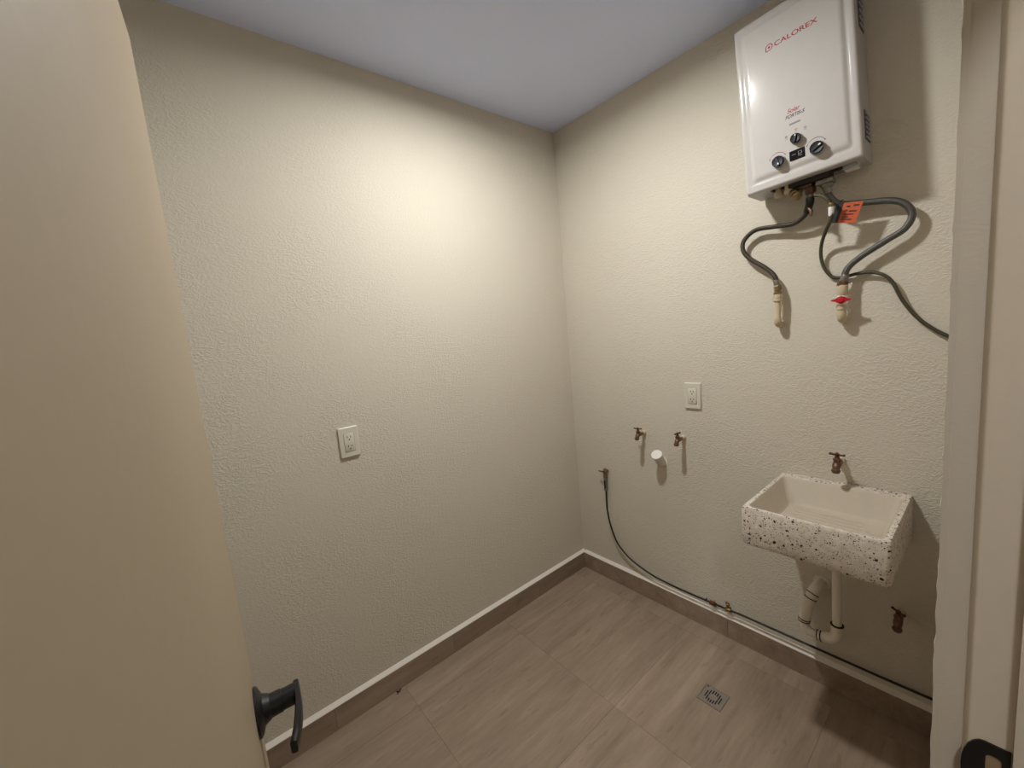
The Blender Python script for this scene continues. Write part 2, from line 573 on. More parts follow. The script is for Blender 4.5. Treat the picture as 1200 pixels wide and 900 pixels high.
# ================================================================== LAMPS
def downlight(name, label, pos, power, r=.055, col=(1, 1.01, 1.0)):
    e = empty(name, (pos[0], pos[1], HC)); tag(e, label, 'ceiling lamp')
    lathe('trim_ring', PVC, e, [(r + .001, -.002), (r + .003, -.0080), (r + .006, -.0095), (r + .016, -.008), (r + .018, -.001), (r + .001, -.0005)], (0, 0, 0), (0, 0, 1), 32)
    area = PI * r * r
    d = lathe('diffuser', emit(name + '_glow', col, power / (PI * area)), e, [(r, -.001), (r * .97, -.003)], (0, 0, 0), (0, 0, 1), 32)
    return e
downlight('ceiling_lamp', 'round white ceiling lamp just above the top of the view', LAMP_POS, LAMP_POWER)
downlight('ceiling_lamp', 'round white ceiling lamp in the passage outside the door', HALL_POS, HALL_POWER, .09)

# ================================================================== WATER HEATER
TILT = math.radians(3.5)
HW, HH, HD = .302, .520, .150
heat = empty('water_heater', (.992, 0, 1.809), (0, -TILT, 0))
tag(heat, 'white wall-mounted gas water heater with two round knobs and a display', 'water heater')
# back box, front cover
box('back_plate', STEELW, heat, .006, HW - .006, -.028, -.004, .02, HH, .002)
b = bmesh.new()      # side shell: four walls, open below
y0, y1 = -HD + .012, -.02
bm_box(.0, .004, y0, y1, .0, HH, 0, 1, b); bm_box(HW - .004, HW, y0, y1, .0, HH, 0, 1, b)
bm_box(.004, HW - .004, y0, y1, HH - .004, HH, 0, 1, b)
bm_box(.004, HW - .004, y0, y0 + .022, .0, .004, 0, 1, b)
bm_box(.004, .058, y0 + .022, y1, .0, .004, 0, 1, b)
bm_box(HW - .022, HW - .004, y0 + .022, y1, .0, .004, 0, 1, b)
bm_box(.058, HW - .022, y1 - .014, y1, .0, .004, 0, 1, b)
done(b, 'side_shell', STEELW, heat)
box('burner_deck', DARKIN, heat, .0045, HW - .0045, y0 + .001, y1 - .0005, .016, .022)
# front face: rounded edge, then pressed-in step and a raised panel
b = bmesh.new()
def fring(ix, iz0, iz1, y, r):
    return [b.verts.new((a, y, c)) for a, c in rrect(ix, HW - ix, iz0, HH - iz1, r, 6)]
spec = [(.0, .0, .0, -HD + .0125, .006), (.0, .0, .0, -HD + .006, .006), (.0018, .0018, .0018, -HD + .0012, .006), (.006, .006, .006, -HD, .006), (.008, .008, .008, -HD, .006),
        (.0105, .0200, .0105, -HD, .010), (.0120, .0215, .0120, -HD + .0001, .010), (.0165, .0265, .0165, -HD + .0010, .011), (.0205, .0310, .0205, -HD + .0021, .011), (.0235, .0345, .0235, -HD + .0008, .012), (.0270, .0390, .0270, -HD - .0022, .013), (.031, .045, .031, -HD - .0044, .014), (.035, .050, .035, -HD - .0050, .016), (.037, .052, .037, -HD - .0050, .016)]
rings = [fring(*s) for s in spec]
for A, B in zip(rings[:-1], rings[1:]):
    for i in range(len(A)):
        b.faces.new((A[i], A[(i + 1) % len(A)], B[(i + 1) % len(B)], B[i]))
b.faces.new(rings[-1]); b.faces.new(rings[0][::-1])
cover = done(b, 'front_cover', ENAMEL, heat, True, 60)
FY = -HD - .0052       # plane of the printing
# side vents on the right flank
def vent(v0, v1, ya, yb):
    vt = box('side_vent', VENTD, heat, HW - .0002, HW + .0012, ya, yb, v0, v1)
    k = 6
    for i in range(k):
        zc = v0 + (v1 - v0) * (i + .5) / k
        box('louver', STEELW, vt, HW + .0012, HW + .004, ya + .006, yb - .006, zc - .0016, zc + .0016)
vent(.055, .135, -.105, -.045)
vent(.36, .47, -.105, -.045)
# lettering
lg = empty('front_print'); lg.parent = heat
b = bmesh.new()
cx, cz, R0, R1 = .0985, .4135, .0102, .0078
outer, inner = [], []
for i in range(25):
    a = math.radians(-90 + 270 * i / 24)
    outer.append((cx + R0 * math.cos(a), cz + R0 * math.sin(a))); inner.append((cx + R1 * math.cos(a), cz + R1 * math.sin(a)))
outer.append((cx - R0, cz - R0)); inner.append((cx - R1, cz - R1))
vo = [b.verts.new((a, FY, c)) for a, c in outer]; vi = [b.verts.new((a, FY, c)) for a, c in inner]
for i in range(len(vo)):
    j = (i + 1) % len(vo)
    b.faces.new((vo[i], vo[j], vi[j], vi[i]))
done(b, 'emblem', REDINK, lg)
b = bmesh.new()
b.faces.new([b.verts.new((cx + .0034 * math.cos(2 * PI * i / 14), FY, cz + .0034 * math.sin(2 * PI * i / 14))) for i in range(14)])
done(b, 'emblem_dot', REDINK, lg)
text_part('brand_lettering', 'CALOREX', REDINK, lg, .1125, .222, .4065, .0138, FY, 0, .016)
text_part('script_lettering', 'Solar', REDINK, lg, .133, .167, .1965, .0125, FY, .35, .018)
text_part('series_lettering', 'FORTIS-S', DARKINK, lg, .127, .178, .1815, .0105, FY, .35, .025)
# grey bar and small pictograms
b = bmesh.new(); b.faces.new([b.verts.new((a, FY, c)) for a, c in ((.136, .1600), (.165, .1600), (.165, .1655), (.136, .1655))])
done(b, 'print_bar', GREYINK, lg)
def star(cx, cz, r, M, k=6):
    b = bmesh.new()
    for i in range(k):
        a = 2 * PI * i / k; d = Vector((math.cos(a), math.sin(a))); nrm = Vector((-d.y, d.x)) * r * .14
        q = [d * r * .2 + nrm, d * r + nrm, d * r - nrm, d * r * .2 - nrm]
        b.faces.new([b.verts.new((cx + v.x, FY, cz + v.y)) for v in q])
    return done(b, 'pictogram', M, lg)
star(.126, .1315, .0042, DARKINK); star(.1525, .1425, .0042, REDINK, 5); star(.176, .1375, .0042, GREYINK, 8)
for (a, c, wd) in ((.126, .1245, .009), (.1525, .136, .010), (.176, .131, .008)):
    b = bmesh.new(); b.faces.new([b.verts.new((a + s * wd / 2, FY, c + t * .0006)) for s, t in ((-1, -1), (1, -1), (1, 1), (-1, 1))])
    done(b, 'print_line', GREYINK, lg)
def arc(cx, cz, r, a0, a1, M):
    b = bmesh.new(); k = 14; pv = None
    for i in range(k + 1):
        a = math.radians(a0 + (a1 - a0) * i / k); h = .0009 * (1 - abs(i / k - .5)) 
        q = (b.verts.new((cx + (r - h) * math.cos(a), FY, cz + (r - h) * math.sin(a))), b.verts.new((cx + (r + h) * math.cos(a), FY, cz + (r + h) * math.sin(a))))
        if pv: b.faces.new((pv[0], q[0], q[1], pv[1]))
        pv = q
    done(b, 'dial_arc', M, lg)
    for a in (a0 + 8, a1 - 8):
        aa = math.radians(a)
        b = bmesh.new()
        b.faces.new([b.verts.new((cx + r * math.cos(aa) + .0016 * math.cos(2 * PI * i / 10), FY - .0001, cz + r * math.sin(aa) + .0016 * math.sin(2 * PI * i / 10))) for i in range(10)])
        done(b, 'dial_dot', DARKINK, lg)
arc(.199, .071, .0245, 18, 162, DARKINK); arc(.0985, .0735, .0235, 18, 162, REDINK)
# knobs: grey skirt, ribbed navy cap
def knob(u, v, r, turn):
    kb = lathe('knob', KNOBB, heat, [(r * 1.02, 0), (r * 1.02, .003), (r * .94, .004), (r * .92, .010)], (u, FY + .0006, v), (0, -1, 0), 28)
    b = bmesh.new(); seg = 48
    def ring(rr, h, rib): return [b.verts.new((u + rr * (1 - (rib if j % 4 < 2 else 0)) * math.cos(2 * PI * j / seg), FY + .0006 - h, v + rr * (1 - (rib if j % 4 < 2 else 0)) * math.sin(2 * PI * j / seg))) for j in range(seg)]
    rs = [ring(r * .93, .0102, .04), ring(r * .91, .0175, .04), ring(r * .84, .0195, .02), ring(r * .7, .0185, 0)]
    for A, B in zip(rs[:-1], rs[1:]):
        for i in range(seg): b.faces.new((A[i], A[(i + 1) % seg], B[(i + 1) % seg], B[i]))
    b.faces.new(rs[-1]); b.faces.new(rs[0][::-1])
    done(b, 'knob_cap', KNOB, kb, True, 40)
    c, s = math.cos(turn), math.sin(turn)
    b = bmesh.new()
    yy = FY + .0006
    pts = [(-r * .62, -r * .17), (r * .72, -r * .17), (r * .72, r * .17), (-r * .62, r * .17)]
    bm_poly([(u + a * c - d * s, v + a * s + d * c) for a, d in pts], .0045, 'y', (0, yy - .018, 0), b)
    done(b, 'knob_grip', KNOB, kb)
    b = bmesh.new()
    pts = [(r * .34, -r * .10), (r * .66, -r * .10), (r * .66, r * .10), (r * .34, r * .10)]
    bm_poly([(u + a * c - d * s, v + a * s + d * c) for a, d in pts], .0006, 'y', (0, yy - .0226, 0), b)
    done(b, 'knob_pointer', CAPW, kb)
knob(.153, .113, .0152, math.radians(80))
knob(.203, .063, .0192, math.radians(25))
knob(.103, .066, .0180, math.radians(-75))
ds = box('display', SCREEN, heat, .131, .171, FY - .0016, FY + .001, .055, .084, .0006, 1)
b = bmesh.new()     # faint digits, unlit
yy = FY - .0018
for (a0, a1, c0, c1) in ((.154, .1555, .062, .077), (.157, .164, .0755, .077), (.157, .164, .0685, .070), (.157, .164, .062, .0635), (.1625, .164, .070, .077), (.157, .1585, .062, .0685), (.138, .148, .071, .0725)):
    b.faces.new([b.verts.new(p) for p in ((a0, yy, c0), (a1, yy, c0), (a1, yy, c1), (a0, yy, c1))])
done(b, 'display_digits', GREYINK, ds)
# fittings below the heater
ft = empty('underside_fittings'); ft.parent = heat
box('valve_body', DARKIN, ft, .105, .215, -.108, -.05, -.012, .016, .004)
box('manifold', BRONZE, ft, .118, .168, -.10, -.065, -.022, -.0125, .003)
box('outlet_block', STEEL, ft, .178, .222, -.10, -.056, -.028, -.0125, .004)
lathe('drain_plug', CPVC, ft, [(.009, 0), (.009, .022), (.014, .023), (.014, .036), (.008, .040)], (.073, -.08, .018), (0, 0, -1), 14)
lathe('relief_cap', CPVC, ft, [(.010, 0), (.010, .024), (.013, .025), (.013, .036), (.005, .040)], (.106, -.098, .012), (0, 0, -1), 14)
lathe('relief_nut', BRASS, ft, [(.013, 0), (.014, .003), (.014, .012), (.011, .015)], (.120, -.10, -.022), (.3, -.5, -.8), 6, 20)
lathe('drain_tap', BRASS, ft, [(.008, 0), (.008, .02), (.013, .021), (.013, .030), (.006, .034)], (.138, -.10, -.026), (-.2, -.6, -.75), 12)
lathe('cold_inlet', BRONZE, ft, [(.012, 0), (.012, .022), (.015, .023), (.015, .040)], (.160, -.08, .0), (0, 0, -1), 6, 20)
lathe('hot_outlet', STEEL, ft, [(.012, 0), (.012, .022), (.015, .024), (.015, .038)], (.203, -.08, .0), (0, 0, -1), 6, 20)
bb = box('battery_box', STEELW, ft, .246, .284, -.100, -.062, -.010, .016, .003)
box('battery_lid', PVC, bb, .249, .281, -.097, -.065, -.0125, -.010, .001)

# ================================================================== HOSES AND STUBS AT THE HEATER
H1 = [(1.1517, -0.08, 1.7807), (1.1504, -0.075, 1.7504), (1.1374, -0.06, 1.724), (1.0974, -0.045, 1.7034), (1.0307, -0.035, 1.7098), (0.9751, -0.032, 1.7121), (0.9366, -0.03, 1.685), (0.933, -0.03, 1.6489), (0.9586, -0.03, 1.613), (1.0067, -0.032, 1.5737), (1.0371, -0.035, 1.5386), (1.0448, -0.035, 1.5018)]
H2 = [(1.1936, -0.08, 1.7905), (1.2001, -0.07, 1.7569), (1.2237, -0.05, 1.7295), (1.2731, -0.04, 1.7201), (1.3396, -0.035, 1.7073), (1.3703, -0.032, 1.6868), (1.3832, -0.03, 1.6552), (1.368, -0.03, 1.6212), (1.332, -0.032, 1.598), (1.274, -0.033, 1.5625), (1.2395, -0.035, 1.5297), (1.2291, -0.035, 1.4888)]
H3 = [(1.1700, -0.094, 1.7658), (1.1875, -0.1, 1.758), (1.2031, -0.102, 1.7417), (1.2103, -0.096, 1.7177), (1.2088, -0.088, 1.6861), (1.1897, -0.06, 1.6574), (1.1726, -0.034, 1.6233), (1.1672, -0.02, 1.5843), (1.1754, -0.015, 1.5443), (1.1954, -0.012, 1.5133), (1.2244, -0.012, 1.506), (1.257, -0.015, 1.5113), (1.2925, -0.018, 1.5105), (1.3226, -0.02, 1.4978), (1.3441, -0.02, 1.4716), (1.3671, -0.015, 1.4155), (1.399, -0.012, 1.3619), (1.4351, -0.012, 1.3244), (1.4712, -0.012, 1.298), (1.527, -0.010, 1.262)]

def hose(name, label, pts, r, M, nut_top, nut_bot, N1, N2):
    e = empty(name, pts[-1]); tag(e, label, 'hose')
    o = Vector(pts[-1])
    P = [Vector(p) - o for p in pts]
    tube('braided_sleeve', M, e, P, r, 16, 8)
    for end, nxt, (nr, nl), NM in ((P[0], P[1], nut_top, N1), (P[-1], P[-2], nut_bot, N2)):
        d = (end - nxt).normalized()
        lathe('crimp_collar', STEEL, e, [(r * 1.16, 0), (r * 1.22, .002), (r * 1.22, .018), (r * 1.1, .020)], end - d * .024, d, 18)
        lathe('hose_nut', NM, e, [(nr * .9, 0), (nr, .002), (nr, nl - .002), (nr * .88, nl)], end - d * .004, d, 6, 20)
    return e
h = hose('braided_water_hose', 'dark braided water hose curving left to the cream pipe stub', H1, .0078, BRAID1, (.0125, .018), (.0125, .017), BRONZE, BRASS)
# dark shut-off piece on the upper end of that hose
o = Vector(H1[-1])
tube('dark_coupling', RUBBER, h, [Vector(H1[0]) - o + Vector((0, 0, -.012)), Vector(H1[1]) - o, Vector(H1[1]).lerp(Vector(H1[2]), .9) - o], [.0105, .0122, .0122, .0115, .0112, .0108, .0100], 12, 3)
tube('coupling_lever', BRONZE, h, [Vector((1.149, -.084, 1.735)) - o, Vector((1.158, -.088, 1.722)) - o, Vector((1.156, -.088, 1.707)) - o], [.005, .0055, .004], 8)
hose('braided_water_hose', 'grey braided water hose looping right above the red valve', H2, .0092, BRAID2, (.0135, .02), (.0145, .018), STEEL, BRONZE)
e = empty('gas_hose', H3[-1]); tag(e, 'thin olive gas hose running from heater down to the right wall', 'hose')
o = Vector(H3[-1])
tube('hose_line', GASHOSE, e, [Vector(p) - o for p in H3], .0052, 12, 8)
d = (Vector(H3[4]) - Vector(H3[3])).normalized()
t = lathe('white_tape', TAPE, e, [(.0066, 0), (.0074, .002), (.0072, .022), (.0064, .026)], Vector(H3[3]) - d * .002 - o, d, 14)
lathe('brass_ferrule', BRASS, e, [(.0062, 0), (.0075, .002), (.0075, .010), (.006, .012)], Vector(H3[3]) - d * .0145 - o, d, 8, 20)

# tag hanging on the grey hose
e = empty('warning_tag', (1.2216, -.064, 1.727)); tag(e, 'orange warning tag with dark band hanging on the grey hose', 'tag')
def quadp(name, M, q, t, parent):
    b = bmesh.new()
    A = [b.verts.new(Vector(p)) for p in q]; B = [b.verts.new(Vector(p) + Vector((0, t, 0))) for p in q]
    b.faces.new(A); b.faces.new(B[::-1])
    for i in range(len(q)): b.faces.new((A[i], A[(i + 1) % len(q)], B[(i + 1) % len(q)], B[i]))
    return done(b, name, M, parent)
def TP(s, t, lift=0):      # tag surface: s across, t down
    tl, tr, bl, br = Vector((0.0, -.006, .002)), Vector((.060, 0, -.007)), Vector((-.014, -.006, -.052)), Vector((.040, 0, -.0655))
    p = (tl * (1 - s) + tr * s) * (1 - t) + (bl * (1 - s) + br * s) * t
    return p + Vector((0, -lift, 0))
quadp('tag_band', TAGD, [TP(-.06, 0), TP(.24, 0), TP(.24, 1), TP(-.06, 1)], .0008, e)
tg = quadp('tag_card', TAGO, [TP(.24, 0, .0002), TP(1, 0, .0002), TP(1, 1, .0002), TP(.24, 1, .0002)], .0008, e)
for (a, c, t0, t1) in ((.40, .55, .16, .24), (.66, .90, .12, .20), (.36, .50, .36, .43), (.56, .88, .40, .47), (.36, .80, .56, .61), (.34, .62, .68, .73), (.34, .78, .80, .85)):
    quadp('tag_print', DARKINK, [TP(a, t0, .0006), TP(c, t0, .0006), TP(c, t1, .0006), TP(a, t1, .0006)], .0002, tg)
tube('tag_string', RUBBER, e, [(.002, -.003, -.001), (.006, .003, .010), (.010, .012, .012)], .0012, 6, 3)

# cream pipe stub below the dark hose
e = empty('pipe_stub', (1.0455, 0, 1.372)); tag(e, 'slim cream plastic pipe stub below the dark hose', 'pipe')
lathe('brass_adapter', BRASS, e, [(.0105, 0), (.0105, .008), (.0135, .010), (.0135, .018), (.010, .020)], (0, -.035, .119), (0, 0, -1), 12)
lathe('threaded_adapter', CPVC, e, [(.0125, 0), (.0145, .002), (.0145, .012), (.0135, .013), (.0135, .024), (.011, .027)], (0, -.035, .1035), (0, 0, -1), 16)
tube('vertical_pipe', CPVC, e, [(0, -.035, .080), (-.0005, -.035, .016)], .0088, 14)
tube('elbow', CPVC, e, [(-.0005, -.035, .024), (-.0005, -.035, .010), (-.0005, -.031, .001), (-.0005, -.022, -.004), (-.0005, -.008, -.005), (-.0005, .0, -.005)], [.0112, .0118, .0122, .0118, .0112, .0108], 14)
tube('drip_strand', CPVC, e, [(.0125, -.033, .082), (.0140, -.031, .045), (.0118, -.026, .012)], .0018, 8, 3)

# valve stub with the red handle
e = empty('ball_valve', (1.2265, 0, 1.374)); tag(e, 'cream ball valve with red butterfly handle below the heater', 'valve')
lathe('top_adapter', CPVC, e, [(.0128, 0), (.0145, .002), (.0145, .030), (.0125, .033)], (.0015, -.035, .107), (0, 0, -1), 16)
lathe('valve_body', CAPW, e, [(.011, 0), (.0135, .006), (.0152, .014), (.0135, .024), (.011, .030)], (.001, -.035, .077), (0, 0, -1), 18)
lathe('lower_adapter', CPVC, e, [(.011, 0), (.0138, .002), (.0138, .016), (.0122, .018)], (0, -.035, .046), (0, 0, -1), 16)
tube('elbow', CPVC, e, [(0, -.035, .030), (0, -.035, .012), (0, -.031, .002), (0, -.021, -.004), (0, -.008, -.005), (0, 0, -.005)], [.0112, .0125, .013, .0128, .012, .0118], 14)
b = bmesh.new()
pts = []
for i in range(40):
    a = 2 * PI * i / 40
    c, s = math.cos(a), math.sin(a)
    if abs(c) > .92: x, z = .026 * c / abs(c) * (1 if abs(c) > .97 else .93), .0030 * (s / .39)
    else: x, z = .0130 * c / .92 * (1 + .12 * abs(c)), .0125 * s * (1 - .25 * abs(c))
    pts.append((x, z))
bm_poly(pts, .006, 'y', (.002, -.052, .060), b)
hd = done(b, 'red_handle', REDPL, e); hd['label'] = 'red butterfly handle'
lathe('handle_stem', REDPL, e, [(.006, 0), (.006, .010)], (.002, -.044, .060), (0, -1, 0), 10)
lathe('handle_hub', REDPL, hd, [(.008, 0), (.008, .003), (.006, .0045)], (.002, -.058, .060), (0, -1, 0), 14)

# ================================================================== OUTLETS
def outlet(loc, rz, label):
    e = empty('wall_outlet', loc, (0, 0, rz)); tag(e, label, 'outlet', 'duplex wall outlets')
    b = bmesh.new()
    A = [b.verts.new((a, -.0005, c)) for a, c in rrect(-.036, .036, -.0575, .0575, .003, 3)]
    B = [b.verts.new((a, -.0065, c)) for a, c in rrect(-.036, .036, -.0575, .0575, .003, 3)]
    C = [b.verts.new((a, -.0088, c)) for a, c in rrect(-.0335, .0335, -.055, .055, .003, 3)]
    for P, Q in ((A, B), (B, C)):
        for i in range(len(P)): b.faces.new((P[i], P[(i + 1) % len(P)], Q[(i + 1) % len(Q)], Q[i]))
    b.faces.new(C); b.faces.new(A[::-1])
    done(b, 'cover_plate', PLATE, e, True, 30)
    r = box('receptacle', PLATE, e, -.0185, .0185, -.0110, -.0080, -.0345, .0345, .0012)
    fr = bmesh.new()
    for q in ((-.0195, .0195, .0348, .0356), (-.0195, .0195, -.0356, -.0348), (-.0195, -.0187, -.035, .035), (.0187, .0195, -.035, .035)):
        bm_box(q[0], q[1], -.0090, -.0086, q[2], q[3], 0, 1, fr)
    done(fr, 'shadow_gap', GREYINK, e)
    for zc in (.0175, -.0175):
        for dx, hw, hh in ((-.0062, .0012, .0042), (.0062, .0012, .0034)):
            box('slot', SLOT, r, dx - hw, dx + hw, -.01125, -.0108, zc + .003 - hh, zc + .003 + hh)
        lathe('ground_hole', SLOT, r, [(.0026, 0), (.0026, .0004)], (0, -.0109, zc - .0075), (0, -1, 0), 12)
    return e
outlet((.708, 0, 1.082), 0, 'cream duplex outlet between the heater and the two taps')
outlet((0, -1.2545, 1.0755), PI / 2, 'cream duplex outlet alone on the left wall')

# ================================================================== TAPS
def make_tap():
    e = empty('hose_tap')
    lathe('inlet', BRASS, e, [(.0105, -.016), (.0105, .028), (.0135, .029), (.0135, .036)], (0, 0, 0), (0, -1, 0), 6, 20)
    lathe('wall_collar', CPVC, e, [(.0135, -.016), (.0135, .006), (.012, .008)], (0, 0, 0), (0, -1, 0), 16)
    tube('body', BRONZE, e, [(0, -.034, 0), (0, -.044, .0005), (0, -.056, 0), (0, -.065, -.006), (0, -.070, -.015), (0, -.072, -.024)], [.0105, .013, .0145, .0135, .0118, .0112], 14)
    lathe('spout_end', BRONZE, e, [(.0115, 0), (.0150, .003), (.0150, .010), (.0135, .011), (.0115, .016), (.010, .0165)], (0, -.0715, -.0155), (0, -.12, -1), 16)
    lathe('bonnet', BRONZE, e, [(.0115, 0), (.0118, .012), (.0140, .013), (.0140, .020), (.0095, .022), (.0085, .029), (.0042, .030)], (0, -.056, .003), (0, 0, 1), 6, 20)
    lathe('stem', BRASS, e, [(.0038, 0), (.0038, .012)], (0, -.056, .030), (0, 0, 1), 10)
    hp = empty('tee_handle'); hp.parent = e; hp.location = (0, -.056, .0405)
    tube('handle_bar', MAROON, hp, [(-.026, 0, .001), (-.022, 0, .001), (-.017, 0, 0), (-.007, 0, -.001), (0, 0, -.001), (.007, 0, -.001), (.017, 0, 0), (.022, 0, .001), (.026, 0, .001)], [.0040, .0054, .0038, .0042, .006, .0042, .0038, .0054, .0040], 12)
    lathe('handle_hub', MAROON, hp, [(.0068, -.006), (.0075, -.003), (.0075, .004), (.005, .006)], (0, 0, 0), (0, 0, 1), 14)
    lathe('handle_screw', BRASS, hp, [(.004, .0055), (.004, .008), (.002, .009)], (0, 0, 0), (0, 0, 1), 8)
    return e
def copy_tree(o, parent=None):
    c = o.copy(); COL.objects.link(c); c.parent = parent
    for ch in list(o.children): copy_tree(ch, c)
    return c
tap0 = make_tap()
taps = [((.4565, 0, .8835), 0, 8, 'bronze tap left of the capped white drain pipe, above the black hose', .75),
        ((.6570, 0, .8865), 0, 82, 'bronze tap with turned handle right of the capped drain pipe', .75),
        ((1.2235, 0, .8895), 0, -4, 'bronze tap with maroon handle above the terrazzo sink', .84),
        ((1.3835, 0, .3975), 0, -38, 'dark bronze tap low on the wall under the sink', .84)]
for i, (loc, rz, hr, lb, sc) in enumerate(taps):
    t = tap0 if i == 3 else copy_tree(tap0)
    t.location = (loc[0], -.016 * sc, loc[2]); t.scale = (sc,) * 3
    for ch in t.children:
        if ch.name.startswith('tee_handle'): ch.rotation_euler.z = math.radians(hr)
    tag(t, lb, 'tap', 'bronze hose taps')

# ================================================================== CAPPED DRAIN STUB
e = empty('capped_drain_pipe', (.545, 0, .745)); tag(e, 'white capped drain pipe slanting up between the two bronze taps', 'pipe')
d = Vector((.06, -.62, .70)).normalized()
tube('pipe', PVC, e, [Vector((0, .0, .006)), Vector((0, -.014, .012)), Vector((.001, -.028, .028)), Vector((.001, -.028, .028)) + d * .03], .0232, 22)
lathe('cap', CAPW, e, [(.0258, 0), (.0258, .018), (.0246, .0202), (.0215, .0208)], Vector((.001, -.028, .028)) + d * .018, d, 28)
lathe('wall_sleeve', PVC, e, [(.0265, 0), (.0265, .003), (.0245, .005)], (0, 0, .006), (0, -1, 0), 24)

# ================================================================== GAS VALVE + LOWER BLACK HOSE
e = empty('gas_valve', (.2155, 0, .636)); tag(e, 'small brass gas valve on the wall left of the taps', 'valve')
tube('wall_nipple', BRASS, e, [(0, 0, 0), (0, -.020, 0)], .0085, 12)
lathe('valve_body', BRASS, e, [(.006, -.020), (.010, -.018), (.012, -.006), (.0125, .004), (.009, .012), (.006, .018)], (0, -.020, 0), (0, 0, 1), 12)
tube('valve_lever', BRASS, e, [(-.001, -.030, .004), (-.014, -.034, .002), (-.031, -.034, .003)], [.005, .0036, .0042], 10)
lathe('lever_hub', BRONZE, e, [(.007, 0), (.007, .010), (.004, .012)], (0, -.024, .003), (0, -1, 0), 12)
LO = [(0.2125, -0.018, 0.545), (0.2124, -0.018, 0.5124), (0.2108, -0.018, 0.4531), (0.2138, -0.018, 0.4043), (0.2307, -0.019, 0.3286), (0.2649, -0.02, 0.2496), (0.315, -0.021, 0.2021), (0.3708, -0.021, 0.1727), (0.4709, -0.021, 0.1454), (0.5702, -0.021, 0.1372), (0.6608, -0.021, 0.1362), (0.7467, -0.021, 0.1385), (0.8324, -0.021, 0.1405), (0.8921, -0.021, 0.1435), (0.9962, -0.021, 0.1441), (1.0768, -0.021, 0.1440), (1.1675, -0.021, 0.1440), (1.3136, -0.021, 0.1440), (1.3995, -0.021, 0.1450), (1.4665, -0.021, 0.1465), (1.522, -.021, .147)]
e = empty('black_gas_hose', LO[0]); tag(e, 'thin black hose sweeping down from gas valve along the baseboard', 'hose')
o = Vector(LO[0])
tube('hose_line', BLACKHOSE, e, [Vector(p) - o for p in LO], .0043, 10, 8)
lathe('brass_nut', BRASS, e, [(.0095, 0), (.0115, .002), (.0115, .012), (.009, .014)], Vector((.2150, -.020, .617)) - o, (-.03, 0, -1), 6, 20)
lathe('ferrule', STEEL, e, [(.0085, 0), (.0105, .003), (.0098, .012), (.0098, .060), (.0108, .064), (.0108, .074), (.007, .078)], Vector((.2145, -.020, .604)) - o, (-.03, .02, -1), 16)
tube('dark_insert', RUBBER, e, [Vector((.2160, -.0285, .588)) - o, Vector((.2147, -.0275, .546)) - o], .0042, 8)

# clamps fastening the hose
def on_hose(x): 
    for a, c in zip(LO[:-1], LO[1:]):
        if a[0] <= x <= c[0] and a[2] < .2:
            t = (x - a[0]) / (c[0] - a[0]); return Vector(a).lerp(Vector(c), t)
p = on_hose(.7725)
e = empty('hose_clamp', (p.x, 0, p.z)); tag(e, 'rusty copper clamp holding the black hose to the wall', 'clamp')
tube('clamp_band', COPPER, e, [(-.010, p.y, -.0012), (.010, p.y, .0012)], .0092, 14)
box('clamp_foot', COPPER, e, -.007, .012, -.014, 0, -.019, -.006, .001, 1)
lathe('clamp_screw', BRASS, e, [(.0035, 0), (.0035, .003)], (.004, -.014, -.0125), (0, -1, 0), 8)
p2 = on_hose(.746)
tube('wire_tie', RUBBER, e, [(p2.x - p.x, p2.y, p2.z - p.z - .002), (p2.x - p.x + .001, p2.y - .001, p2.z - p.z + .013)], [.0048, .0022], 8)
p = on_hose(.840)
e = empty('hose_tee', (p.x, 0, p.z)); tag(e, 'brass tee fitting with upright knob on the black hose', 'fitting')
tube('tee_body', BRASS, e, [(-.013, p.y, -.001), (-.010, p.y, -.001), (.010, p.y, .001), (.013, p.y, .001)], [.007, .0092, .0092, .007], 8)
lathe('tee_stem', BRASS, e, [(.0055, 0), (.0055, .016), (.008, .017), (.0085, .024), (.006, .026)], (0, p.y, .004), (0, 0, 1), 10)
tube('tee_wing', BRONZE, e, [(-.010, p.y - .002, .034), (0, p.y - .002, .031), (.006, p.y - .002, .024)], [.003, .0045, .003], 8)
lathe('wall_bracket', STEEL, e, [(.006, 0), (.006, -p.y - .006)], (0, 0, -.002), (0, -1, 0), 8)

# ================================================================== SINK
e = empty('terrazzo_sink', (1.225, 0, .64)); tag(e, 'white terrazzo wash sink with dark speckles hung on the wall', 'sink')
SX0, SX1, SY0, SY1 = -.180, .180, -.391, -.0005
b = bmesh.new()
def sring(x0, x1, y0, y1, r, zf):
    return [b.verts.new((a, c, zf(a, c))) for a, c in rrect(x0, x1, y0, y1, r, 5)]
zb = lambda a, c: .034 + .028 * (c / -.39) - .022      # underside, higher at the front
lv = lambda z: (lambda a, c: z)
ZT = .169
# gentle waviness of hand-cast edges
random.seed(9)
rs = [sring(SX0 + .016, SX1 - .016, SY0 + .016, SY1, .012, zb),
      sring(SX0 + .003, SX1 - .003, SY0 + .003, SY1, .014, lambda a, c: zb(a, c) + .005),
      sring(SX0, SX1, SY0, SY1, .014, lambda a, c: zb(a, c) + .016),
      sring(SX0 + .001, SX1 - .001, SY0 + .001, SY1, .012, lv(ZT - .006)),
      sring(SX0 + .005, SX1 - .005, SY0 + .005, SY1 - .002, .010, lv(ZT)),
      sring(SX0 + .017, SX1 - .017, SY0 + .014, SY1 - .045, .016, lv(ZT)),
      sring(SX0 + .021, SX1 - .021, SY0 + .018, SY1 - .050, .018, lv(ZT - .006)),
      sring(SX0 + .044, SX1 - .030, SY0 + .034, SY1 - .072, .026, lv(ZT - .078)),
      sring(SX0 + .052, SX1 - .040, SY0 + .044, SY1 - .082, .028, lv(ZT - .086))]
nr = len(rs[0])
